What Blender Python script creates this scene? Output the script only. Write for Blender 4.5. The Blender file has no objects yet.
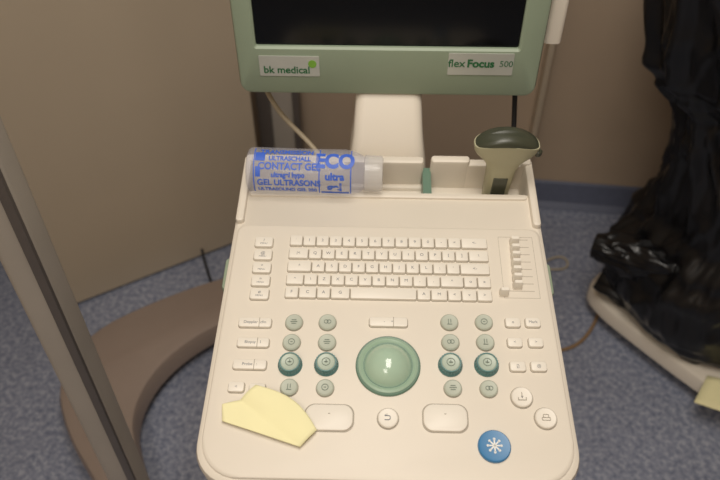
import bpy, bmesh, math, random
from mathutils import Vector, Matrix, noise
random.seed(3)
scene = bpy.context.scene
COL = scene.collection
scene.view_settings.view_transform = 'Standard'

# ------------------------------------------------------------ camera
C = Vector((-0.02, 0.0, 1.54)); PITCH = math.radians(43); YAW = 0.025; F = 700.0
R_ = Vector((math.cos(YAW), math.sin(YAW), 0))
F_ = Vector((-math.sin(YAW)*math.cos(PITCH), math.cos(YAW)*math.cos(PITCH), -math.sin(PITCH)))
U_ = R_.cross(F_)
cd = bpy.data.cameras.new('camera'); cam = bpy.data.objects.new('camera', cd); COL.objects.link(cam)
cd.lens = 35.0; cd.sensor_width = 36.0; cd.clip_start = 0.02
cam.matrix_world = Matrix(((R_.x, U_.x, -F_.x, C.x), (R_.y, U_.y, -F_.y, C.y), (R_.z, U_.z, -F_.z, C.z), (0, 0, 0, 1)))
cd.dof.use_dof = True; cd.dof.focus_distance = 0.88; cd.dof.aperture_fstop = 4.5
scene.camera = cam

# ------------------------------------------------------------ survey helpers (photo measurement -> metres on a real plane)
T = math.radians(12); HP = 0.774
V = Vector((0, math.cos(T), math.sin(T))); N = Vector((0, -math.sin(T), math.cos(T)))
O = C - N*HP; O.x = 0
MP = Matrix(((1, V.x, N.x, O.x), (0, V.y, N.y, O.y), (0, V.z, N.z, O.z), (0, 0, 0, 1)))
def ray(px, py): return R_*((px-360)/F) + U_*((240-py)/F) + F_
def S(px, py, h=0.0):            # -> (u,v) on control panel
    d = ray(px, py); t = (HP-h)/(-d.dot(N)); P = C+d*t
    return P.x, (P-O).dot(V)
def G(px, py, z=0.0):            # -> (x,y) on a horizontal plane
    d = ray(px, py); P = C+d*((z-C.z)/d.z); return P.x, P.y
def Y(px, py, y):                # -> (x,z) on a vertical plane
    d = ray(px, py); P = C+d*((y-C.y)/d.y); return P.x, P.z

# ------------------------------------------------------------ materials
def lin(c):
    return tuple(((x/255)/12.92 if x/255 <= 0.04045 else ((x/255+0.055)/1.055)**2.4) for x in c)+(1,)
def mat(name, rgb, rough=0.5, var=0.06, scale=30, metal=0, bump=0, coat=0, spec=0.5):
    m = bpy.data.materials.new(name); m.use_nodes = True
    nt = m.node_tree; b = nt.nodes['Principled BSDF']
    tc = nt.nodes.new('ShaderNodeTexCoord'); nz = nt.nodes.new('ShaderNodeTexNoise'); nz.inputs['Scale'].default_value = scale
    nz.inputs['Detail'].default_value = 4
    nt.links.new(tc.outputs['Object'], nz.inputs['Vector'])
    cr = nt.nodes.new('ShaderNodeValToRGB'); l = lin(rgb)
    cr.color_ramp.elements[0].position = .3; cr.color_ramp.elements[1].position = .7
    cr.color_ramp.elements[0].color = tuple(x*(1-var) for x in l[:3])+(1,)
    cr.color_ramp.elements[1].color = tuple(min(1, x*(1+var)) for x in l[:3])+(1,)
    nt.links.new(nz.outputs['Fac'], cr.inputs['Fac']); nt.links.new(cr.outputs['Color'], b.inputs['Base Color'])
    b.inputs['Roughness'].default_value = rough; b.inputs['Metallic'].default_value = metal
    b.inputs['Coat Weight'].default_value = coat; b.inputs['Specular IOR Level'].default_value = spec
    if bump:
        bp = nt.nodes.new('ShaderNodeBump'); bp.inputs['Strength'].default_value = bump; bp.inputs['Distance'].default_value = .002
        nt.links.new(nz.outputs['Fac'], bp.inputs['Height']); nt.links.new(bp.outputs['Normal'], b.inputs['Normal'])
    return m
CREAM = mat('cream_plastic', (226, 217, 202), .45, .02, 8, spec=.4)
CREAM2 = mat('cream_key', (234, 227, 214), .42, .02, 8, spec=.4)
GROOVE_SHADE = mat('groove_shade_grey', (166, 157, 142), .6)  # slider slots, rims and marks; also colours in the shade around keys
LEG = mat('legend_ink', (108, 112, 120), .6)
ICON = mat('icon_ink', (122, 132, 120), .6)
SAGE = mat('sage_plastic', (148, 162, 140), .45, .03, 10)
SAGEB = mat('sage_button', (182, 187, 171), .45, .03, 10)
SAGED = mat('sage_dark', (100, 128, 110), .4, .03)
COLLAR = mat('collar_green', (156, 180, 157), .35, .03)
BALL = mat('trackball_green', (172, 196, 173), .16, .03, coat=.5)
TEAL = mat('teal_knob', (84, 128, 126), .35, .03)
KTOP = mat('knob_top', (178, 190, 174), .35, .03)
BLUE = mat('blue_button', (62, 124, 172), .35, .03)
WHITE = mat('white_ink', (235, 235, 230), .5, .01)
SCREEN = mat('screen_glass', (9, 10, 12), .12, .02, spec=.35)
SILVER = mat('silver_plate', (186, 188, 180), .35, .03, metal=.2)
GREENTX = mat('green_ink', (40, 104, 62), .5)
LIME = mat('lime_ink', (120, 170, 60), .5)
OLIVE = mat('olive_probe', (176, 172, 142), .4, .04)
OLIVED = mat('olive_dark', (66, 68, 54), .35, .04)
BLACK = mat('black_film', (15, 15, 17), .30, .2, 20, bump=.3, spec=.5)
TAN = mat('tan_base', (154, 138, 127), .5, .04, 8)
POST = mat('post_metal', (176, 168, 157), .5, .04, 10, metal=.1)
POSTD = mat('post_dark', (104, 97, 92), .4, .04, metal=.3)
PAPER = mat('yellow_paper', (243, 236, 186), .8, .02)
WALLM = mat('wall_paint', (182, 162, 140), .85, .03, 5, bump=.05)
DOORM = mat('door_laminate', (188, 173, 151), .6, .02, 4)
LWALL = mat('left_wall_paint', (180, 163, 142), .85, .03, 5)
CEIL = mat('ceiling_paint', (225, 220, 210), .9, .02)
BASEB = mat('skirting_vinyl', (104, 110, 130), .5, .06, 60)
CABLE = mat('cable_cream', (190, 176, 150), .5)
CABLEB = mat('cable_brown', (150, 122, 90), .5)
BINK = mat('bottle_blue_ink', (62, 102, 205), .5, .02)
RUBBER = mat('rubber', (35, 35, 36), .7)

def floor_mat():
    m = bpy.data.materials.new('speckled_vinyl'); m.use_nodes = True; nt = m.node_tree; b = nt.nodes['Principled BSDF']
    tc = nt.nodes.new('ShaderNodeTexCoord')
    n1 = nt.nodes.new('ShaderNodeTexNoise'); n1.inputs['Scale'].default_value = 75; n1.inputs['Detail'].default_value = 5; n1.inputs['Roughness'].default_value = .7
    n2 = nt.nodes.new('ShaderNodeTexNoise'); n2.inputs['Scale'].default_value = 6
    r = nt.nodes.new('ShaderNodeValToRGB'); e = r.color_ramp.elements
    e[0].position = .36; e[0].color = lin((114, 122, 144)); e[1].position = .64; e[1].color = lin((180, 184, 198))
    k = e.new(.5); k.color = lin((147, 153, 172))
    mx = nt.nodes.new('ShaderNodeMixRGB'); mx.blend_type = 'MULTIPLY'; mx.inputs['Fac'].default_value = .2
    nt.links.new(tc.outputs['Object'], n1.inputs['Vector']); nt.links.new(tc.outputs['Object'], n2.inputs['Vector'])
    nt.links.new(n1.outputs['Fac'], r.inputs['Fac']); nt.links.new(r.outputs['Color'], mx.inputs['Color1']); nt.links.new(n2.outputs['Fac'], mx.inputs['Color2'])
    nt.links.new(mx.outputs['Color'], b.inputs['Base Color']); b.inputs['Roughness'].default_value = .5
    return m
FLOORM = floor_mat()
def plastic_clear(name, fac, c0, c1):
    m = bpy.data.materials.new(name); m.use_nodes = True; nt = m.node_tree; b = nt.nodes['Principled BSDF']
    tc = nt.nodes.new('ShaderNodeTexCoord'); nz = nt.nodes.new('ShaderNodeTexNoise'); nz.inputs['Scale'].default_value = 25
    r = nt.nodes.new('ShaderNodeValToRGB'); r.color_ramp.elements[0].color = lin(c0); r.color_ramp.elements[1].color = lin(c1)
    nt.links.new(tc.outputs['Object'], nz.inputs['Vector']); nt.links.new(nz.outputs['Fac'], r.inputs['Fac']); nt.links.new(r.outputs['Color'], b.inputs['Base Color'])
    b.inputs['Roughness'].default_value = .12; b.inputs['IOR'].default_value = 1.5
    bp = nt.nodes.new('ShaderNodeBump'); bp.inputs['Strength'].default_value = .6; bp.inputs['Distance'].default_value = .004
    nt.links.new(nz.outputs['Fac'], bp.inputs['Height']); nt.links.new(bp.outputs['Normal'], b.inputs['Normal'])
    t = nt.nodes.new('ShaderNodeBsdfTransparent'); t.inputs['Color'].default_value = (.95, .95, .97, 1)
    mx = nt.nodes.new('ShaderNodeMixShader'); mx.inputs[0].default_value = fac
    nt.links.new(t.outputs[0], mx.inputs[1]); nt.links.new(b.outputs[0], mx.inputs[2]); nt.links.new(mx.outputs[0], nt.nodes['Material Output'].inputs[0])
    return m
CLEAR = plastic_clear('clear_bottle', .26, (200, 204, 222), (238, 236, 242))
CAPM = plastic_clear('cap_plastic', .5, (222, 218, 212), (240, 236, 230))

# ------------------------------------------------------------ mesh helpers
def empty(name):
    e = bpy.data.objects.new(name, None); COL.objects.link(e); e.empty_display_size = .05; return e
def finish(name, bm, m, parent=None, mw=None, smooth=True, sub=0, bevel=0, angle=35):
    bmesh.ops.recalc_face_normals(bm, faces=bm.faces)
    me = bpy.data.meshes.new(name); bm.to_mesh(me); bm.free()
    for mm in (m if isinstance(m, (list, tuple)) else [m]): me.materials.append(mm)
    ob = bpy.data.objects.new(name, me); COL.objects.link(ob)
    if smooth:
        me.shade_smooth()
        try: me.set_sharp_from_angle(angle=math.radians(angle))
        except Exception: pass
    if mw is not None: ob.matrix_world = mw
    if parent is not None: ob.parent = parent
    if bevel:
        b = ob.modifiers.new('bevel', 'BEVEL'); b.width = bevel; b.segments = 3; b.limit_method = 'ANGLE'; b.angle_limit = math.radians(40)
    if sub:
        s = ob.modifiers.new('sub', 'SUBSURF'); s.levels = sub; s.render_levels = sub
    return ob
def rr(cx, cy, w, h, r, seg=5):
    r = max(1e-5, min(r, w/2-1e-6, h/2-1e-6)); pts = []
    for (sx, sy, a0) in ((1, 1, 0), (-1, 1, 90), (-1, -1, 180), (1, -1, 270)):
        for i in range(seg+1):
            a = math.radians(a0+90*i/seg)
            pts.append((cx+sx*(w/2-r)+r*math.cos(a), cy+sy*(h/2-r)+r*math.sin(a)))
    return pts
def loft(bm, rings, cap0=True, cap1=True, mi=0):
    vs = [[bm.verts.new(p) for p in ring] for ring in rings]; n = len(vs[0])
    for a, b in zip(vs, vs[1:]):
        for i in range(n):
            f = bm.faces.new((a[i], a[(i+1) % n], b[(i+1) % n], b[i])); f.material_index = mi
    if cap0: bm.faces.new(vs[0][::-1]).material_index = mi
    if cap1: bm.faces.new(vs[-1]).material_index = mi
    return vs
def slab(bm, cx, cy, w, h, r, z0, z1, b=0, seg=5, mi=0):
    rings = [[(x, y, z0) for x, y in rr(cx, cy, w, h, r, seg)]]
    if b:
        rings.append([(x, y, z1-b) for x, y in rr(cx, cy, w, h, r, seg)])
        rings.append([(x, y, z1-b*.3) for x, y in rr(cx, cy, w-b*.6, h-b*.6, max(r-b*.3, 1e-4), seg)])
        rings.append([(x, y, z1) for x, y in rr(cx, cy, w-2*b, h-2*b, max(r-b, 1e-4), seg)])
    else: rings.append([(x, y, z1) for x, y in rr(cx, cy, w, h, r, seg)])
    loft(bm, rings, mi=mi)
def revolve(bm, cx, cy, prof, seg=32, mi=0, cap0=True, cap1=True):
    loft(bm, [[(cx+r*math.cos(2*math.pi*i/seg), cy+r*math.sin(2*math.pi*i/seg), z) for i in range(seg)] for r, z in prof], cap0, cap1, mi)
def box(bm, x0, x1, y0, y1, z0, z1, mi=0):
    loft(bm, [[(x0, y0, z), (x1, y0, z), (x1, y1, z), (x0, y1, z)] for z in (z0, z1)], mi=mi)
def ringflat(bm, cx, cy, ro, ri, z, h=.0004, seg=24, mi=0):
    revolve(bm, cx, cy, [(ri, z), (ri, z+h), (ro, z+h), (ro, z)], seg, mi, False, False)
def tube(name, pts, r, m, parent=None, res=8):
    c = bpy.data.curves.new(name, 'CURVE'); c.dimensions = '3D'; c.bevel_depth = r; c.bevel_resolution = 4; c.resolution_u = res; c.use_fill_caps = True
    s = c.splines.new('NURBS'); s.points.add(len(pts)-1); s.order_u = min(4, len(pts)); s.use_endpoint_u = True
    for i, p in enumerate(pts): s.points[i].co = (*p, 1)
    c.materials.append(m); o = bpy.data.objects.new(name, c); COL.objects.link(o)
    if parent: o.parent = parent
    return o
class Texts:
    def __init__(s): s.l = []
    def add(s, txt, size, M, sx=1.0, bold=0):
        c = bpy.data.curves.new('tmp', 'FONT'); c.body = txt; c.size = size; c.align_x = 'CENTER'; c.align_y = 'CENTER'; c.offset = bold
        o = bpy.data.objects.new('tmp', c); COL.objects.link(o); s.l.append((o, M @ Matrix.Diagonal((sx, 1, 1, 1))))
    def flat(s, txt, size, x, y, z, sx=1.0, rot=0, bold=0):
        s.add(txt, size, Matrix.Translation((x, y, z)) @ Matrix.Rotation(rot, 4, 'Z'), sx, bold)
    def bake(s, bm, fn=None):
        dg = bpy.context.evaluated_depsgraph_get(); dg.update()
        for o, M in s.l:
            me = bpy.data.meshes.new_from_object(o.evaluated_get(dg))
            vs = []
            for v in me.vertices:
                p = M @ v.co; vs.append(bm.verts.new(fn(p) if fn else p))
            for p in me.polygons:
                try: bm.faces.new([vs[i] for i in p.vertices])
                except Exception: pass
            bpy.data.meshes.remove(me)
            c = o.data; bpy.data.objects.remove(o); bpy.data.curves.remove(c)
        s.l = []

# ------------------------------------------------------------ room
A = Vector((*G(540, 203), 0)); B = Vector((*G(655, 212), 0)); dw = (B-A).normalized()
nw = Vector((-dw.y, dw.x, 0))
Mw = Matrix(((dw.x, nw.x, 0, A.x), (dw.y, nw.y, 0, A.y), (0, 0, 1, 0), (0, 0, 0, 1)))
bm = bmesh.new(); box(bm, -2.1, 1.5, 0, .1, 0, 2.6); finish('wall_back', bm, WALLM, mw=Mw, smooth=False)
bm = bmesh.new()
loft(bm, [[(x, 0, 0), (x, -.03, 0), (x, -.026, .006), (x, -.012, .02), (x, -.008, .095), (x, -.004, .1), (x, 0, .1)] for x in (-2.1, 1.5)])
finish('baseboard_back', bm, BASEB, mw=Mw)
bm = bmesh.new(); box(bm, -1.4, 2.1, -1.9, 2.2, -.05, 0); finish('floor', bm, FLOORM, smooth=False)
bm = bmesh.new(); box(bm, -1.4, 2.1, -1.9, 2.2, 2.6, 2.65); finish('ceiling', bm, CEIL, smooth=False)
bm = bmesh.new(); box(bm, -1.4, -1.3, -1.9, 2.2, 0, 2.6); finish('wall_left', bm, LWALL, smooth=False)
bm = bmesh.new(); box(bm, 2.0, 2.1, -1.9, 2.2, 0, 2.6); finish('wall_right', bm, WALLM, smooth=False)
bm = bmesh.new(); box(bm, -1.4, 2.1, -1.9, -1.8, 0, 2.6); finish('wall_front', bm, LWALL, smooth=False)
# open door leaf
D0 = Vector((*G(68, 307, .01), 0)); D1 = Vector((*G(236, 242, .01), 0)); dd = (D1-D0).normalized(); nd = Vector((-dd.y, dd.x, 0)); LD = (D1-D0).length+.11
Md = Matrix(((dd.x, nd.x, 0, D0.x), (dd.y, nd.y, 0, D0.y), (0, 0, 1, 0), (0, 0, 0, 1)))
bm = bmesh.new(); box(bm, 0, LD, 0, .04, .01, 2.1); finish('door_1', bm, DOORM, mw=Md, smooth=False, bevel=.003)
# door frame upright behind
bm = bmesh.new()
x0, x1 = Y(258, 120, 1.80)[0], Y(300, 120, 1.80)[0]
box(bm, x0, x0+.04, 1.80, 1.86, 0, 2.15, 0); box(bm, x0+.04, x1-.02, 1.815, 1.86, 0, 2.15, 1); box(bm, x1-.02, x1, 1.80, 1.86, 0, 2.15, 0)
finish('trim_1', bm, [POSTD, POST], smooth=False, bevel=.003)
bm = bmesh.new(); xx = Y(536, 120, 1.83)[0]; box(bm, xx-.008, xx+.008, 1.815, 1.86, .1, 2.6); finish('trim_2', bm, DOORM, smooth=False, bevel=.002)

# near metal post
px_, py_ = G(112, 480); px2, _ = G(143, 480)
k = .62/py_
post = empty('metal_support_post')
cx = (px_*k+px2*k)/2; wpost = (px2-px_)*k*.95
bm = bmesh.new(); slab(bm, cx, .62, wpost, .05, .012, .012, 2.59, seg=6); finish('column', bm, POST, post)
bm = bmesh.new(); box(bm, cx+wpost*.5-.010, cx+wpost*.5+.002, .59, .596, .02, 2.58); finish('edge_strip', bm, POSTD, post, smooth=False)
bm = bmesh.new(); slab(bm, cx, .62, .1, .08, .02, 0, .014, .004); finish('foot_plate', bm, POSTD, post)

# ------------------------------------------------------------ curved floor stand (left)
def smooth_poly(pts, it=2):
    for _ in range(it):
        q = []
        for i in range(len(pts)):
            a = Vector(pts[i]); b = Vector(pts[(i+1) % len(pts)]); q += [a*.75+b*.25, a*.25+b*.75]
        pts = [tuple(p) for p in q]
    return pts
def polyslab(bm, pts, z0, z1, b, mi=0):
    P = [Vector(p) for p in pts]; n = len(P); c = sum((P[i].x*P[(i+1) % n].y-P[(i+1) % n].x*P[i].y) for i in range(n))
    sg = 1 if c > 0 else -1
    def off(d):
        o = []
        for i in range(n):
            t = (P[(i+1) % n]-P[i-1]).normalized(); o.append(P[i]+Vector((-t.y, t.x))*d*sg)
        return o
    rings = [(0, z0), (0, z1-b), (b*.3, z1-b*.3), (b, z1)]
    loft(bm, [[(p.x, p.y, z) for p in off(d)] for d, z in rings], mi=mi)
stand = empty('curved_floor_stand')
zt = .11
outer = [(300, 258), (225, 274), (155, 298), (88, 330), (54, 378), (64, 430), (92, 478), (100, 492)]
inner = [(152, 488), (138, 450), (132, 415), (150, 375), (185, 342), (230, 318), (300, 300)]
bm = bmesh.new(); polyslab(bm, smooth_poly([G(x, y, zt) for x, y in outer+inner], 2), .045, zt, .018)
finish('curved_foot', bm, TAN, stand)
bm = bmesh.new()
for (x, y) in ((270, 285), (100, 375), (122, 465)):
    gx, gy = G(x, y, .05)
    rings = []
    for i in range(20):
        a = 2*math.pi*i/20; rings.append((math.cos(a)*.024, math.sin(a)*.024+.024))
    loft(bm, [[(gx+o, gy+p, q) for p, q in rings] for o in (-.012, .012)])
finish('casters', bm, RUBBER, stand)

# ------------------------------------------------------------ trolley on the right with black cover
tr = empty('covered_trolley')
plate = [(586, 280), (598, 302), (640, 335), (700, 380), (740, 404), (850, 400), (850, 290), (690, 240), (620, 258)]
bm = bmesh.new(); polyslab(bm, smooth_poly([G(x, y, .10) for x, y in plate], 2), .055, .10, .012); finish('base_plate', bm, CREAM, tr)
bm = bmesh.new()
for (x, y) in ((640, 305), (735, 375), (800, 310)):
    gx, gy = G(x, y, .05)
    loft(bm, [[(gx+o, gy+math.cos(2*math.pi*i/20)*.028, .028+math.sin(2*math.pi*i/20)*.028) for i in range(20)] for o in (-.012, .012)])
finish('casters', bm, RUBBER, tr)
prof = [(.100, .68, .25), (.14, .645, .275), (.20, .62, .28), (.28, .625, .26), (.35, .665, .235), (.42, .685, .21), (.55, .675, .20), (.66, .655, .19), (.72, .635, .19), (.77, .59, .21), (.81, .55, .23), (.90, .535, .25), (1.02, .53, .25), (1.12, .54, .24), (1.22, .59, .20), (1.27, .70, .14), (1.285, .85, .04)]
bm = bmesh.new(); rings = []; nseg = 240; NR = 200
def crease(p): return 1-min(1, abs(noise.noise(p))*3.2)
for j in range(NR):
    z = .100+(1.285-.100)*j/(NR-1)
    for a, b in zip(prof, prof[1:]):
        if a[0] <= z <= b[0]+1e-6:
            t = (z-a[0])/(b[0]-a[0]); t = t*t*(3-2*t); xl = a[1]+(b[1]-a[1])*t; ry = a[2]+(b[2]-a[2])*t; break
    ccx, ccy = .93, 1.33; rx = ccx-xl; ring = []
    for i in range(nseg):
        a = 2*math.pi*i/nseg
        ca, sa = math.cos(a), math.sin(a)
        wx = .5*noise.noise(Vector((ca*2, sa*2, z*3)))
        d1 = crease(Vector((ca*2.6+wx, sa*2.6, z*1.6+wx)))
        d2 = crease(Vector((ca*3.6+z*2.4, sa*3.6-z*2.0, z*3+7)))
        d3 = crease(Vector((ca*7-z*5, sa*7+wx*3, z*7+2)))
        w = d1*.024+d2*.016+d3*.007+noise.noise(Vector((ca*1.5, sa*1.5, z*2)))*.02-.018
        if z < .16: w = w*.4
        fall = min(1, (1.29-z)/.1)
        ring.append((ccx+ca*(rx+w*fall), ccy+sa*(ry+w*fall), z+noise.noise(Vector((ca*3, sa*3, z*5)))*.012*min(1, (z-.1)/.1)))
    rings.append(ring)
loft(bm, rings); finish('black_plastic_cover', bm, BLACK, tr, angle=180)
def blob_tube(name, pts, rad, m, parent, seed):
    bm = bmesh.new(); rings = []; n = len(pts)
    for j in range(80):
        t = j/79*(n-1); i = min(int(t), n-2); f = t-i
        c = Vector(pts[i]).lerp(Vector(pts[i+1]), f); d = (Vector(pts[i+1])-Vector(pts[i])).normalized()
        s = d.cross(Vector((0, 0, 1))).normalized(); u = s.cross(d)
        r0 = rad[i]+(rad[i+1]-rad[i])*f; ring = []
        for q in range(64):
            a = 2*math.pi*q/64; w = .92+.30*noise.noise(Vector((math.cos(a)*1.8+seed, math.sin(a)*1.8, j*.04)))+.20*crease(Vector((math.cos(a)*2.5+seed, math.sin(a)*2.5, j*.06)))
            ring.append(c+(s*math.cos(a)+u*math.sin(a))*r0*w)
        rings.append(ring)
    loft(bm, rings); return finish(name, bm, m, parent, angle=180)
q1 = G(594, 243, .30); q2 = G(650, 262, .30)
blob_tube('film_roll', [(q1[0], q1[1], .295), (q2[0], q2[1], .30), (q2[0]+.15, q2[1]-.02, .32)], [.032, .055, .07], BLACK, tr, 3)
q1 = G(604, 276, .15); q2 = G(650, 312, .14); q3 = G(712, 345, .13)
blob_tube('film_hem', [(q1[0], q1[1], .16), (q2[0]+.01, q2[1]+.02, .155), (q3[0], q3[1]+.02, .15), (q3[0]+.15, q3[1]+.05, .16)], [.045, .055, .052, .04], BLACK, tr, 8)
# yellow paper lying on the plate
bm = bmesh.new(); q = [G(x, y, .103) for x, y in ((694, 402), (706, 378), (760, 392), (745, 420))]
a = [bm.verts.new((x, y, .1015+dz)) for (x, y), dz in zip(q, (.0, .012, .02, .004))]; bm.faces.new(a)
bmesh.ops.subdivide_edges(bm, edges=bm.edges, cuts=5, use_grid_fill=True)
o = finish('yellow_paper_slip', bm, PAPER); o.modifiers.new('t', 'SOLIDIFY').thickness = .0006

# cables on the floor / walls
def gp(x, y, z): g = G(x, y, z); return (g[0], g[1], z)
tube('floor_cable', [gp(602, 300, .006), gp(598, 318, .006), gp(586, 340, .006), gp(568, 350, .006), gp(550, 352, .006), gp(500, 345, .006)], .005, CABLEB)
tube('white_cable', [gp(545, 262, .006), gp(560, 253, .006), gp(572, 262, .006), gp(566, 272, .006), gp(540, 268, .006)], .003, CABLE)
a0 = D0+dd*.415-nd*.012
tube('door_cable', [(a0.x, a0.y, .045), (a0.x+.002, a0.y-.004, .02), (a0.x+.01, a0.y-.03, .007), gp(214, 290, .007)], .004, RUBBER)

# ------------------------------------------------------------ ultrasound machine
M = empty('ultrasound_machine')
vF = S(388, 489)[1]; vL = S(388, 193)[1]; vB = .672; HW = .210
def body_outline(inset, v1, r=.045):
    w = HW-inset; v0 = vF+inset; pts = []
    for i in range(9): a = math.radians(270+90*i/8); pts.append((w-r+r*math.cos(a), v0+r+r*math.sin(a)))
    r2 = .012
    for i in range(5): a = math.radians(90*i/4); pts.append((w-r2+r2*math.cos(a), v1-r2+r2*math.sin(a)))
    for i in range(5): a = math.radians(90+90*i/4); pts.append((-w+r2+r2*math.cos(a), v1-r2+r2*math.sin(a)))
    for i in range(9): a = math.radians(180+90*i/8); pts.append((-w+r+r*math.cos(a), v0+r+r*math.sin(a)))
    # shell swells slightly towards the user
    return [(x*(1+.026*min(1, max(0, (.64-y)/.34))), y) for x, y in pts]
bm = bmesh.new()
loft(bm, [[(x, y, z) for x, y in body_outline(i, vL)] for i, z in ((.03, -.06), (.008, -.045), (0, -.03), (0, -.008), (.0015, -.003), (.005, -.0005), (.007, 0))])
finish('console_body', bm, CREAM, M, MP)
vD = S(388, 228)[1]; ZD = .004
bm = bmesh.new()
loft(bm, [[(x, y, z) for x, y in body_outline(i, vD-i+.007)] for i, z in ((.007, -.001), (.007, .0018), (.008, .0032), (.0105, .004))])
finish('control_deck', bm, CREAM, M, MP)
# trough behind the deck
bm = bmesh.new()
box(bm, -HW+.003, HW-.003, vL-.01, vB+.012, -.06, -.045)
uN0 = S(424, 175)[0]; uN1 = S(431, 175)[0]
def wall_piece(u0, u1, v0, v1, z0, z1, b=.004):
    slab(bm, (u0+u1)/2, (v0+v1)/2, u1-u0, v1-v0, .005, z0, z1, b)
wall_piece(-HW+.001, -HW+.013, vD+.003, vB+.012, -.06, .008)
wall_piece(HW-.013, HW-.001, vD+.003, vB+.012, -.06, .008)
wall_piece(-HW+.003, uN0, vB, vB+.014, -.06, .010)
wall_piece(uN1, S(470, 175)[0], vB, vB+.014, -.06, .013)
wall_piece(S(466, 175)[0], S(526, 175)[0], vB, vB+.014, -.06, .006)
wall_piece(S(520, 175)[0], HW-.003, vB, vB+.014, -.06, .011)
finish('probe_tray', bm, CREAM, M, MP)
bm = bmesh.new(); box(bm, uN0-.001, uN1+.001, vL+.002, vB+.01, -.05, -.012); finish('tray_slot', bm, SAGED, M, MP, smooth=False)
bm = bmesh.new(); slab(bm, 0, vL-.006, 2*HW-.03, .009, .004, -.004, .0035, .002); finish('tray_lip', bm, CREAM, M, MP)
bm = bmesh.new()
for sx in (-1, 1): slab(bm, sx*(HW+.002), S(388, 270)[1], .013, .05, .006, -.04, -.014, .004)
finish('side_handles', bm, SAGE, M, MP)

# ---- keyboard
keys = bmesh.new(); shade_marks = bmesh.new(); tx = Texts()
def key(u0, u1, v, h=.0125, z=.0042, label='', ts=.006, r=.0018, gap=.0007):
    slab(shade_marks, (u0+u1)/2, v, (u1-u0)+.0004, h+.0018, r+.001, ZD-.001, ZD+.0003)  # grey outline: the key's shadow line put into the colour
    slab(keys, (u0+u1)/2, v, (u1-u0)-2*gap, h, r, ZD-.001, ZD+z, .0012, 3)
    if label: tx.flat(label, ts, (u0+u1)/2, v, ZD+z+.0002)
rows = [241.5, 254.3, 267.2, 280.2, 293.4]
uL = S(288, 267)[0]; uR = S(488.5, 267)[0]; W = uR-uL
vr = [S(388, y, ZD+.004)[1] for y in rows]; kh = (vr[0]-vr[1])*.76
def krow(v, widths, labs):
    tot = sum(widths); u = uL
    for w, l in zip(widths, labs):
        w2 = w/tot*W; key(u, u+w2, v, kh, label=l); u += w2
krow(vr[0], [1]*13+[2], list('`1234567890-=')+['<-'])
krow(vr[1], [1.5]+[1]*12+[1.5], ['|<']+list('QWERTYUIOP[]')+['\\'])
krow(vr[2], [1.8]+[1]*11+[2.2], ['^']+list("ASDFGHJKL;'")+['<-'])
krow(vr[3], [1.3]+[1]*10+[1.7, 1, 1], ['^']+list('\\ZXCVBNM,.')+['^', 'o', 'x'])
krow(vr[4], [1, 1.3, 1, 1.4, 4.8, 1, 1.2, 1, 1.1, 1.1], ['F', 'C', 'A', 'G', '', 'A', 'M', '<', 'v', '>'])
for y, l in zip(rows, ['?', '@', '*', '=', '#']):
    u, v = S(264-(y-241)*.09, y, ZD+.004); key(u-.0125, u+.0125, v, kh, label='', r=.003)
    tx.flat(l, .006, u, v+.002, ZD+.0044); tx.flat('MENU', .0035, u, v-.003, ZD+.0044)
def key_at(x, y, w, h=8.5, label='', ts=.005, split=0, r=.003):
    u, v = S(x, y, ZD+.004); k = .9/700*(1.0 if y < 300 else (.865 if y > 340 else .9))
    w = w*k; hh = h*k*1.1
    key(u-w/2, u+w/2, v, hh, label=label, ts=ts, r=r)
    if split: box(shade_marks, u+w*.12, u+w*.12+.0008, v-hh/2, v+hh/2, ZD+.003, ZD+.0044)
for x, y, w, l, s in ((255, 322, 36, 'Doppler  cfm', 1), (253, 342, 36, 'Biopsy   1', 1), (249.5, 364, 37, 'Probe   :', 1), (388.5, 321.5, 42, '-     +', 1),
                      (513, 322, 17, 'o', 0), (533, 322, 17, 'Mark', 0), (515, 342, 17, '<', 0), (536, 342, 17, '>', 0),
                      (518, 366, 18, '[]', 0), (539, 366, 18, '@', 0), (236, 386.5, 18, '<', 0), (257, 388, 18, '>', 0)):
    key_at(x, y, w, 10, l, .0052, s)
for x, y, w, h in ((329, 417, 48, 25), (445.5, 417.5, 44, 26)):
    u, v = S(x, y, ZD+.003); k = .80/700
    slab(shade_marks, u, v, w*k+.0024, h*k*1.08+.0024, .012, ZD-.001, ZD+.0004, seg=10)
    slab(keys, u, v, w*k, h*k*1.08, .012, ZD-.001, ZD+.0035, .002, 10)
    slab(shade_marks, u, v+.004, .0025, .001, .0004, ZD+.003, ZD+.0038)
for x, y, r in ((388, 418, 10), (522, 397, 10.5), (546, 418, 10.5)):
    u, v = S(x, y, ZD+.003); k = .81/700
    revolve(shade_marks, u, v, [(r*k+.0012, ZD-.001), (r*k+.0012, ZD+.0005)], 32)
    revolve(keys, u, v, [(r*k, ZD-.001), (r*k, ZD+.003), (r*k-.001, ZD+.0042), (r*k-.003, ZD+.0038)], 32)
    if x == 388: tx.flat('U', .010, u, v, ZD+.0042, rot=math.pi/2); tx.flat('<', .006, u-.002, v+.003, ZD+.0042)
    elif x == 522:
        for (a, b, c, d) in ((0, -.004, .009, .0009), (-.0045, -.0025, .0009, .004), (.0045, -.0025, .0009, .004), (0, .002, .0009, .007)): slab(shade_marks, u+a, v+b, c, d, .0003, ZD+.003, ZD+.0043)
        tx.flat('v', .006, u, v, ZD+.0043)
    else:
        for (a, b, c, d) in ((0, -.003, .009, .0008), (0, .0002, .009, .0008), (-.0045, -.0014, .0008, .0034), (.0045, -.0014, .0008, .0034), (0, .0038, .006, .0008), (-.003, .002, .0008, .0034), (.003, .002, .0008, .0034)): slab(shade_marks, u+a, v+b, c, d, .0003, ZD+.003, ZD+.0043)
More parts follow.
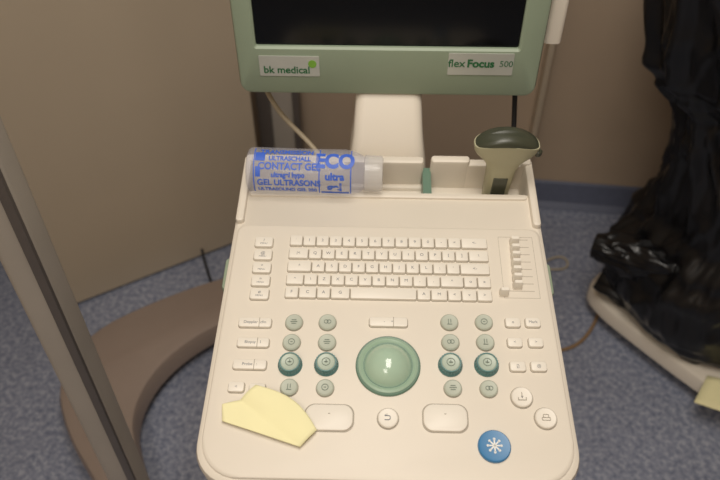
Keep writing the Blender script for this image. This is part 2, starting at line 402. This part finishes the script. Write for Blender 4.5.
finish('key_set', keys, CREAM2, M, MP); finish('key_shade_and_marks', shade_marks, GROOVE_SHADE, M, MP)

# sage round buttons
bmB = bmesh.new(); bmG = bmesh.new(); ico = bmesh.new()
def round_btn(x, y, r=8.8, k_=0):
    u, v = S(x, y, ZD+.003); k = .86/700*r*(1 if y < 350 else .96)
    revolve(bmG, u, v, [(k+.0008, ZD-.001), (k+.0006, ZD+.0006)], 28)
    revolve(bmB, u, v, [(k, ZD-.001), (k, ZD+.0032), (k-.0015, ZD+.0045), (k-.004, ZD+.0042)], 28)
    z0, z1 = ZD+.0040, ZD+.0048
    if k_ % 4 == 0: slab(ico, u, v, .0085, .0010, .0003, z0, z1); slab(ico, u, v+.0025, .006, .0009, .0003, z0, z1); slab(ico, u, v-.0025, .006, .0009, .0003, z0, z1)
    elif k_ % 4 == 1: ringflat(ico, u, v, .0042, .0033, ZD+.0043); slab(ico, u, v, .003, .0009, .0003, z0, z1)
    elif k_ % 4 == 2: slab(ico, u-.0015, v, .0009, .007, .0003, z0, z1); slab(ico, u+.0015, v+.001, .0009, .005, .0003, z0, z1); slab(ico, u, v-.0036, .006, .0009, .0003, z0, z1)
    else: ringflat(ico, u-.0015, v, .0028, .002, ZD+.0043); ringflat(ico, u+.002, v, .0028, .002, ZD+.0043)
for i, (x, y) in enumerate(((294, 322), (327.5, 322), (449.5, 322), (484, 322), (291.5, 342), (327, 342), (450.5, 342), (485.5, 342), (289, 387), (325, 387.5), (453, 388), (489, 388.5))): round_btn(x, y, k_=i*3+i//4)
finish('round_buttons', bmB, SAGEB, M, MP); finish('round_button_rims', bmG, GROOVE_SHADE, M, MP); finish('button_icons', ico, ICON, M, MP)
# teal knobs
bmK = bmesh.new(); bmT = bmesh.new(); bmI = bmesh.new(); H = .010
for x, y in ((289.5, 361.5), (326, 361.5), (451, 362), (487.5, 362)):
    u, v = S(x, y, ZD+H)
    r = 11*.845/700
    revolve(bmK, u, v, [(r+.0014, ZD-.001), (r+.0014, ZD+.002), (r+.0005, ZD+.0035), (r, ZD+.004), (r-.0003, ZD+H-.002), (r-.0010, ZD+H), (r-.0022, ZD+H), (r-.0022, ZD+H-.001)], 40)
    revolve(bmT, u, v, [(r-.0022, ZD+H-.003), (r-.0024, ZD+H-.0005), (r-.0036, ZD+H+.0004), (.001, ZD+H-.0006)], 36)
    for i in range(24):
        a = 2*math.pi*i/24; box(bmK, u+r*math.cos(a)-.0005, u+r*math.cos(a)+.0005, v+r*math.sin(a)-.0005, v+r*math.sin(a)+.0005, ZD+.003, ZD+H-.003)
    ringflat(bmI, u, v, .0052, .0044, ZD+H); slab(bmI, u, v, .0045, .001, .0003, ZD+H-.0008, ZD+H+.0004)
    slab(bmI, u, v+.001, .001, .004, .0003, ZD+H-.0008, ZD+H+.0004)
finish('knobs', bmK, TEAL, M, MP); finish('knob_tops', bmT, KTOP, M, MP); finish('knob_icons', bmI, ICON, M, MP)
# trackball
u, v = S(388, 366, ZD); r = 32*.845/700
bm = bmesh.new(); revolve(bm, u, v, [(r, ZD-.001), (r, ZD+.002), (r-.0012, ZD+.0032), (r-.0026, ZD+.0030)], 64); finish('trackball_ring', bm, SAGED, M, MP)
bm = bmesh.new(); revolve(bm, u, v, [(r-.0026, ZD+.002), (r-.003, ZD+.0042), (r-.0055, ZD+.0052), (r-.0085, ZD+.004), (r-.0105, ZD+.001), (r-.0115, ZD-.002)], 64); finish('trackball_collar', bm, COLLAR, M, MP)
rb = r-.0098; Rb = .031; zc = ZD+.001-math.sqrt(Rb*Rb-rb*rb)
bm = bmesh.new(); revolve(bm, u, v, [(Rb*math.sin(a), zc+Rb*math.cos(a)) for a in [math.asin(rb/Rb)*(1-i/14) for i in range(15)][:-1]+[.002]], 64); finish('trackball', bm, BALL, M, MP)
# blue button
u, v = S(494.5, 446, ZD+.003); r = 16.3*.785/700
bm = bmesh.new(); revolve(bm, u, v, [(r, ZD-.001), (r, ZD+.0028), (r-.0012, ZD+.0042), (r-.004, ZD+.0038)], 48); finish('freeze_button', bm, BLUE, M, MP)
bm = bmesh.new()
for i in range(4):
    Rm = Matrix.Rotation(math.pi*i/4, 4, 'Z'); L = .0075
    b2 = bmesh.new(); slab(b2, 0, 0, 2*L, .0016, .0007, ZD+.0036, ZD+.0046)
    for e in (-1, 1): revolve(b2, e*L, 0, [(.0014, ZD+.0036), (.0014, ZD+.0046)], 12)
    for vv in b2.verts: vv.co = Rm @ vv.co; vv.co.x += u; vv.co.y += v
    me = bpy.data.meshes.new('t'); b2.to_mesh(me); b2.free(); bm.from_mesh(me); bpy.data.meshes.remove(me)
finish('freeze_icon', bm, WHITE, M, MP)
# TGC sliders
bm = bmesh.new(); bc = bmesh.new()
ua, va = S(499, 237, ZD); ub, vb = S(534, 237, ZD); uc, vc = S(503, 298, ZD); ud = S(538, 298, ZD)[0]
ua = (ua+uc)/2; ub = (ub+ud)/2
for (x0, x1, y0, y1) in ((ua, ub, va-.0004, va), (ua, ub, vc, vc+.0004), (ua, ua+.0004, vc, va), (ub-.0004, ub, vc, va)):
    box(bm, x0, x1, y0, y1, ZD-.0005, ZD+.0002)
for i in range(8):
    yy = 240+7.3*i; vv = S(517, yy, ZD)[1]
    uu, v2 = S(515.0+i*.6 if i < 7 else 505, yy-1.5, ZD+.011)
    box(bm, uu+.004, ub-.006, vv-.0004, vv+.0003, ZD-.0005, ZD+.0002)
    loft(bc, [[(x, y, z) for x, y in rr(uu, v2+dy, w, d, .001, 3)] for w, d, dy, z in ((.0115, .0082, 0, ZD-.001), (.0115, .0082, 0, ZD+.004), (.0105, .0055, 0, ZD+.012), (.0095, .0042, 0, ZD+.0135))])
finish('slider_tracks', bm, GROOVE_SHADE, M, MP); finish('slider_caps', bc, CREAM2, M, MP)
bm = bmesh.new(); tx.bake(bm); finish('key_legends', bm, LEG, M, MP, smooth=False)

# ---- monitor
ym = .90; zb = Y(388, 96, ym)[1]; zsb = Y(388, 48.5, ym)[1]
mw_ = .2165; zt_ = zb+.375; mcx = -.0025
Mm = Matrix(((1, 0, 0, 0), (0, 0, 1, ym), (0, 1, 0, 0), (0, 0, 0, 1)))
cz = (zb+zt_)/2; hz = zt_-zb
sx0, sx1 = -.1895, .1795; sz0, sz1 = zsb, zt_-.035
def R3(w, h, r, z, cyy=cz, cxx=mcx): return [(x, y, z) for x, y in rr(cxx, cyy, w, h, r, 6)]
scx, scz = (sx0+sx1)/2, (sz0+sz1)/2; sw, sh = sx1-sx0, sz1-sz0
bm = bmesh.new()
loft(bm, [R3(2*mw_-.06, hz-.06, .02, .055), R3(2*mw_-.01, hz-.01, .016, .035), R3(2*mw_, hz, .017, .022), R3(2*mw_, hz, .017, .008), R3(2*mw_-.005, hz-.005, .015, .002), R3(2*mw_-.013, hz-.013, .012, 0),
          R3(sw+.006, sh+.006, .004, 0, scz, scx), R3(sw, sh, .003, .003, scz, scx), R3(sw, sh, .003, .009, scz, scx)], cap1=False)
finish('monitor_bezel', bm, SAGE, M, Mm)
bm = bmesh.new(); box(bm, sx0-.002, sx1+.002, sz0-.002, sz1+.002, .0075, .02); finish('monitor_screen', bm, SCREEN, M, Mm, smooth=False)
def plaque(x0, y0, x1, y1, name):
    a = Y(x0, y1, ym-.001); b = Y(x1, y0, ym-.001)
    bm = bmesh.new(); slab(bm, (a[0]+b[0])/2, (a[1]+b[1])/2, b[0]-a[0], b[1]-a[1], .001, .001, -.0015, 0); finish(name, bm, SILVER, M, Mm)
    return (a[0]+b[0])/2, (a[1]+b[1])/2, b[0]-a[0], b[1]-a[1]
l = plaque(260.5, 56.5, 319, 75.5, 'maker_plate'); rp = plaque(447, 54, 515, 74.5, 'model_plate')
t1 = Texts(); t1.flat('bk medical', .0155, l[0]-.004, l[1]-.006, -.002, 1.0, bold=.0003); t1.flat('Focus', .0165, rp[0]+.000, rp[1]+.001, -.002, bold=.0006); t1.flat('flex', .0165, rp[0]-.034, rp[1]+.001, -.002, bold=.0002); t1.flat('500', .0130, rp[0]+.036, rp[1]+.001, -.002)
bm = bmesh.new(); t1.bake(bm); finish('plate_text', bm, GREENTX, M, Mm, smooth=False)
bm = bmesh.new()
loft(bm, [[(l[0]+.033+.006*math.cos(a*math.pi/10), l[1]+.004+.006*math.sin(a*math.pi/10), z) for a in range(20)] for z in (-.0015, -.002)])
finish('plate_dot', bm, LIME, M, Mm)

# ---- neck
bm = bmesh.new(); rings = []
for t, hw_, y0, y1, z in ((0, .064, .845, .95, .80), (.3, .058, .85, .95, .90), (.5, .052, .86, .955, .94), (.7, .049, .90, .975, .985), (.85, .048, .93, .99, 1.03), (1, .048, .945, 1.0, 1.10), (1.1, .048, .945, 1.0, 1.25)):
    rings.append([(x, y, z) for x, y in rr(0, (y0+y1)/2, 2*hw_, y1-y0, .014, 5)])
loft(bm, rings); finish('neck', bm, CREAM, M, angle=50)
bm = bmesh.new(); box(bm, -.055, .055, .82, .846, .80, .885); finish('neck_joint', bm, CREAM, M, smooth=False, bevel=.004)
def yp(x, y, d): a = Y(x, y, d); return (a[0], d, a[1])
tube('video_cable', [yp(262, 80, .965), yp(272, 104, .965), yp(290, 125, .955), yp(318, 150, .93), yp(330, 172, .90)], .004, CABLE, M)
tube('power_cable', [yp(515, 80, .965), yp(515, 100, .965), yp(514, 128, .95), yp(512, 160, .92)], .004, RUBBER, M)
bm = bmesh.new(); a = Y(549, 44, .94); slab(bm, a[0]+.005, .955, .026, .03, .008, a[1], a[1]+.2, .005); finish('side_bracket', bm, CREAM, M)

# ---- column & base under console
bm = bmesh.new()
loft(bm, [[(x, y, z) for x, y in rr(0, cy_, w, d, .03, 6)] for w, d, cy_, z in ((.20, .22, .66, .08), (.16, .16, .66, .2), (.15, .14, .64, .6), (.2, .2, .60, .79))])
finish('column', bm, CREAM, M)
bm = bmesh.new(); slab(bm, 0, .62, .36, .34, .06, .06, .12, .015); finish('base', bm, TAN, M)
bm = bmesh.new()
for x in (-.14, .14):
    for y in (.50, .74):
        loft(bm, [[(x+o, y+math.cos(2*math.pi*i/24)*.032, .032+math.sin(2*math.pi*i/24)*.032) for i in range(24)] for o in (-.012, .012)])
finish('casters', bm, RUBBER, M)

# ------------------------------------------------------------ gel bottle
RB = .0325
ue0, ve = S(249, 172, .020); ue1 = S(383, 174, .020)[0]
L = ue1-ue0
bottle = empty('gel_bottle')
MB = MP @ Matrix.Translation((ue0, .6435, .0225)) @ Matrix.Rotation(math.radians(-1.0), 4, 'Z')
def ax(bm, prof, seg=48, c0=True, c1=True):
    loft(bm, [[(x, r*math.cos(2*math.pi*i/seg), r*math.sin(2*math.pi*i/seg)) for i in range(seg)] for x, r in prof], c0, c1)
bm = bmesh.new(); k = L/.195
ax(bm, [(x*k, r) for x, r in ((.004, .018), (.001, .024), (.0005, .028), (.003, .0312), (.008, RB), (.075, RB-.0005), (.14, RB), (.150, .0312), (.158, .0285), (.164, .0255), (.170, .0225), (.174, .0222))])
finish('bottle_body', bm, CLEAR, bottle, MB, angle=180)
bm = bmesh.new(); ax(bm, [(x*k, r) for x, r in ((.168, .0235), (.169, .0255), (.190, .025), (.194, .024), (.195, .021))])
finish('cap', bm, CAPM, bottle, MB, angle=40)
t = Texts()
lines = [('ULTRASOUND GEL 250', .0085), ('GEL ULTRASONS', .0125), ('ultragel hypo', .0095), ('CONTACT GEL', .0135), ('ULTRASCHALL', .0095), ('TRANSMISSION', .0115)]
for i, (s_, z_) in enumerate(lines):
    t.flat(s_, z_, .062*k+random.uniform(-.004, .004), -.030+.0115*i, 0, .92, bold=.0004)
t.flat('ECO', .030, .127*k, .014, 0, .88, 0, .0014); t.flat('ultra', .014, .127*k, -.008, 0, 1.0, 0, .0006); t.flat('gel', .018, .127*k, -.024, 0, 1.0, 0, .0008)
bm = bmesh.new()
def cyl2(p):
    a = math.radians(128)-p.y/RB      # 90 = straight up, 180 = towards user
    r = RB+.0005+.0004*noise.noise(Vector((p.x*60, p.y*60, 0)))
    return Vector((p.x, r*math.cos(a), r*math.sin(a)))
t.bake(bm, cyl2)
def band(x0, x1, y0, y1, n=10):
    pr = None
    for i in range(n+1):
        y = y0+(y1-y0)*i/n; a = [bm.verts.new(cyl2(Vector((x*k, y, 0)))) for x in (x0, x1)]
        if pr: bm.faces.new((pr[0], pr[1], a[1], a[0]))
        pr = a
band(.012, .0135, -.036, .036); band(.1045, .106, -.036, .036); band(.149, .1505, -.036, .036)
band(.014, .028, .012, .026, 5); band(.015, .022, -.01, .004, 5); band(.108, .148, -.036, -.032, 4)
finish('printed_label', bm, BINK, bottle, MB, smooth=False)

# ------------------------------------------------------------ ultrasound probe standing in tray
pr = empty('ultrasound_probe')
up0 = S(497, 178, 0)[0]
Mpr = MP @ Matrix.Translation((up0, .648, 0)) @ Matrix.Rotation(math.radians(-2), 4, 'X') @ Matrix.Rotation(math.radians(1), 4, 'Y')
def ell(w, d, z, n=40, arch=0):
    out = []
    for i in range(n):
        a = 2*math.pi*i/n; c, s = math.cos(a), math.sin(a)
        x = w/2*abs(c)**.7*(1 if c > 0 else -1); y = d/2*abs(s)**.7*(1 if s > 0 else -1)
        out.append((x, y, z-arch*(2*x/w)**2 if arch else z))
    return out
bm = bmesh.new()
loft(bm, [ell(.020, .018, -.044), ell(.034, .024, -.038), ell(.037, .027, -.02), ell(.038, .028, .0), ell(.041, .028, .030), ell(.048, .029, .043), ell(.062, .031, .053), ell(.078, .033, .061), ell(.086, .034, .069, arch=.001), ell(.089, .036, .080, arch=.005), ell(.088, .036, .086, arch=.009)])
finish('probe_grip', bm, OLIVE, pr, Mpr, angle=60)
bm = bmesh.new()
loft(bm, [ell(.0865, .034, .083, arch=.009), ell(.0865, .034, .088, arch=.012), ell(.084, .031, .093, arch=.014), ell(.076, .022, .095, arch=.014), ell(.06, .010, .096, arch=.009)])
finish('probe_head', bm, OLIVED, pr, Mpr, angle=60)
bm = bmesh.new(); slab(bm, 0, -.0135, .020, .004, .0015, -.02, .022, .001)
revolve(bm, .044, -.004, [(.004, .060), (.005, .063), (.005, .068), (.003, .070)], 16)
finish('probe_inlay', bm, OLIVED, pr, Mpr)

# ------------------------------------------------------------ sticky note: one continuous, slightly curled sheet
bm = bmesh.new()
def cp(x, y, h): u, v = S(x, y, h); return Vector((u, v, h))
E0 = [cp(222, 404, .0100), cp(222, 421, .0095)]        # free left edge
CR = [cp(240, 400, .0105), cp(300, 447, .0095)]        # soft crease
E1 = [cp(256, 386, .0125), cp(317, 430, .0105)]        # upper right edge
bulge = (cp(292, 402, .0125)-cp(286, 408, .0125))
n = 18; g = []
for j in range(2*n+1):
    row = []
    for i in range(n+1):
        s = i/n
        if j <= n:
            f = j/n; q = E0[0].lerp(E0[1], s).lerp(CR[0].lerp(CR[1], s), f); q.z += .0006*math.sin(math.pi*f)
        else:
            f = (j-n)/n; q = CR[0].lerp(CR[1], s).lerp(E1[0].lerp(E1[1], s)+bulge*(1.2*math.sin(math.pi*s)), f); q.z += .0035*math.sin(math.pi*f)*(1-.35*s)+.004*f*f*(1-s)
        row.append(bm.verts.new(q))
    g.append(row)
for i in range(2*n):
    for j in range(n): bm.faces.new((g[i][j], g[i+1][j], g[i+1][j+1], g[i][j+1]))
o = finish('sticky_note', bm, PAPER, None, MP, angle=60); o.modifiers.new('t', 'SOLIDIFY').thickness = .0004

# ------------------------------------------------------------ lights
def area(name, loc, size, energy, col, rot=(0, 0, 0), sy=None):
    l_ = bpy.data.lights.new(name, 'AREA'); l_.energy = energy; l_.color = col; l_.size = size
    if sy: l_.shape = 'RECTANGLE'; l_.size_y = sy
    o = bpy.data.objects.new(name, l_); o.location = loc; o.rotation_euler = rot; COL.objects.link(o); return o
area('ceiling_lamp', (.05, .25, 2.52), .6, 23.5, (1, .935, .85), sy=1.2)
area('ceiling_lamp.001', (-.5, -1.1, 2.52), .6, 14, (1, .935, .85), sy=1.0)
bm = bmesh.new(); slab(bm, .05, .25, .7, 1.3, .02, 2.55, 2.6); slab(bm, -.5, -1.1, .7, 1.1, .02, 2.55, 2.6); finish('ceiling_luminaire', bm, CEIL)
w = bpy.data.worlds.new('world'); scene.world = w; w.use_nodes = True
w.node_tree.nodes['Background'].inputs[0].default_value = (.5, .45, .4, 1); w.node_tree.nodes['Background'].inputs[1].default_value = .3
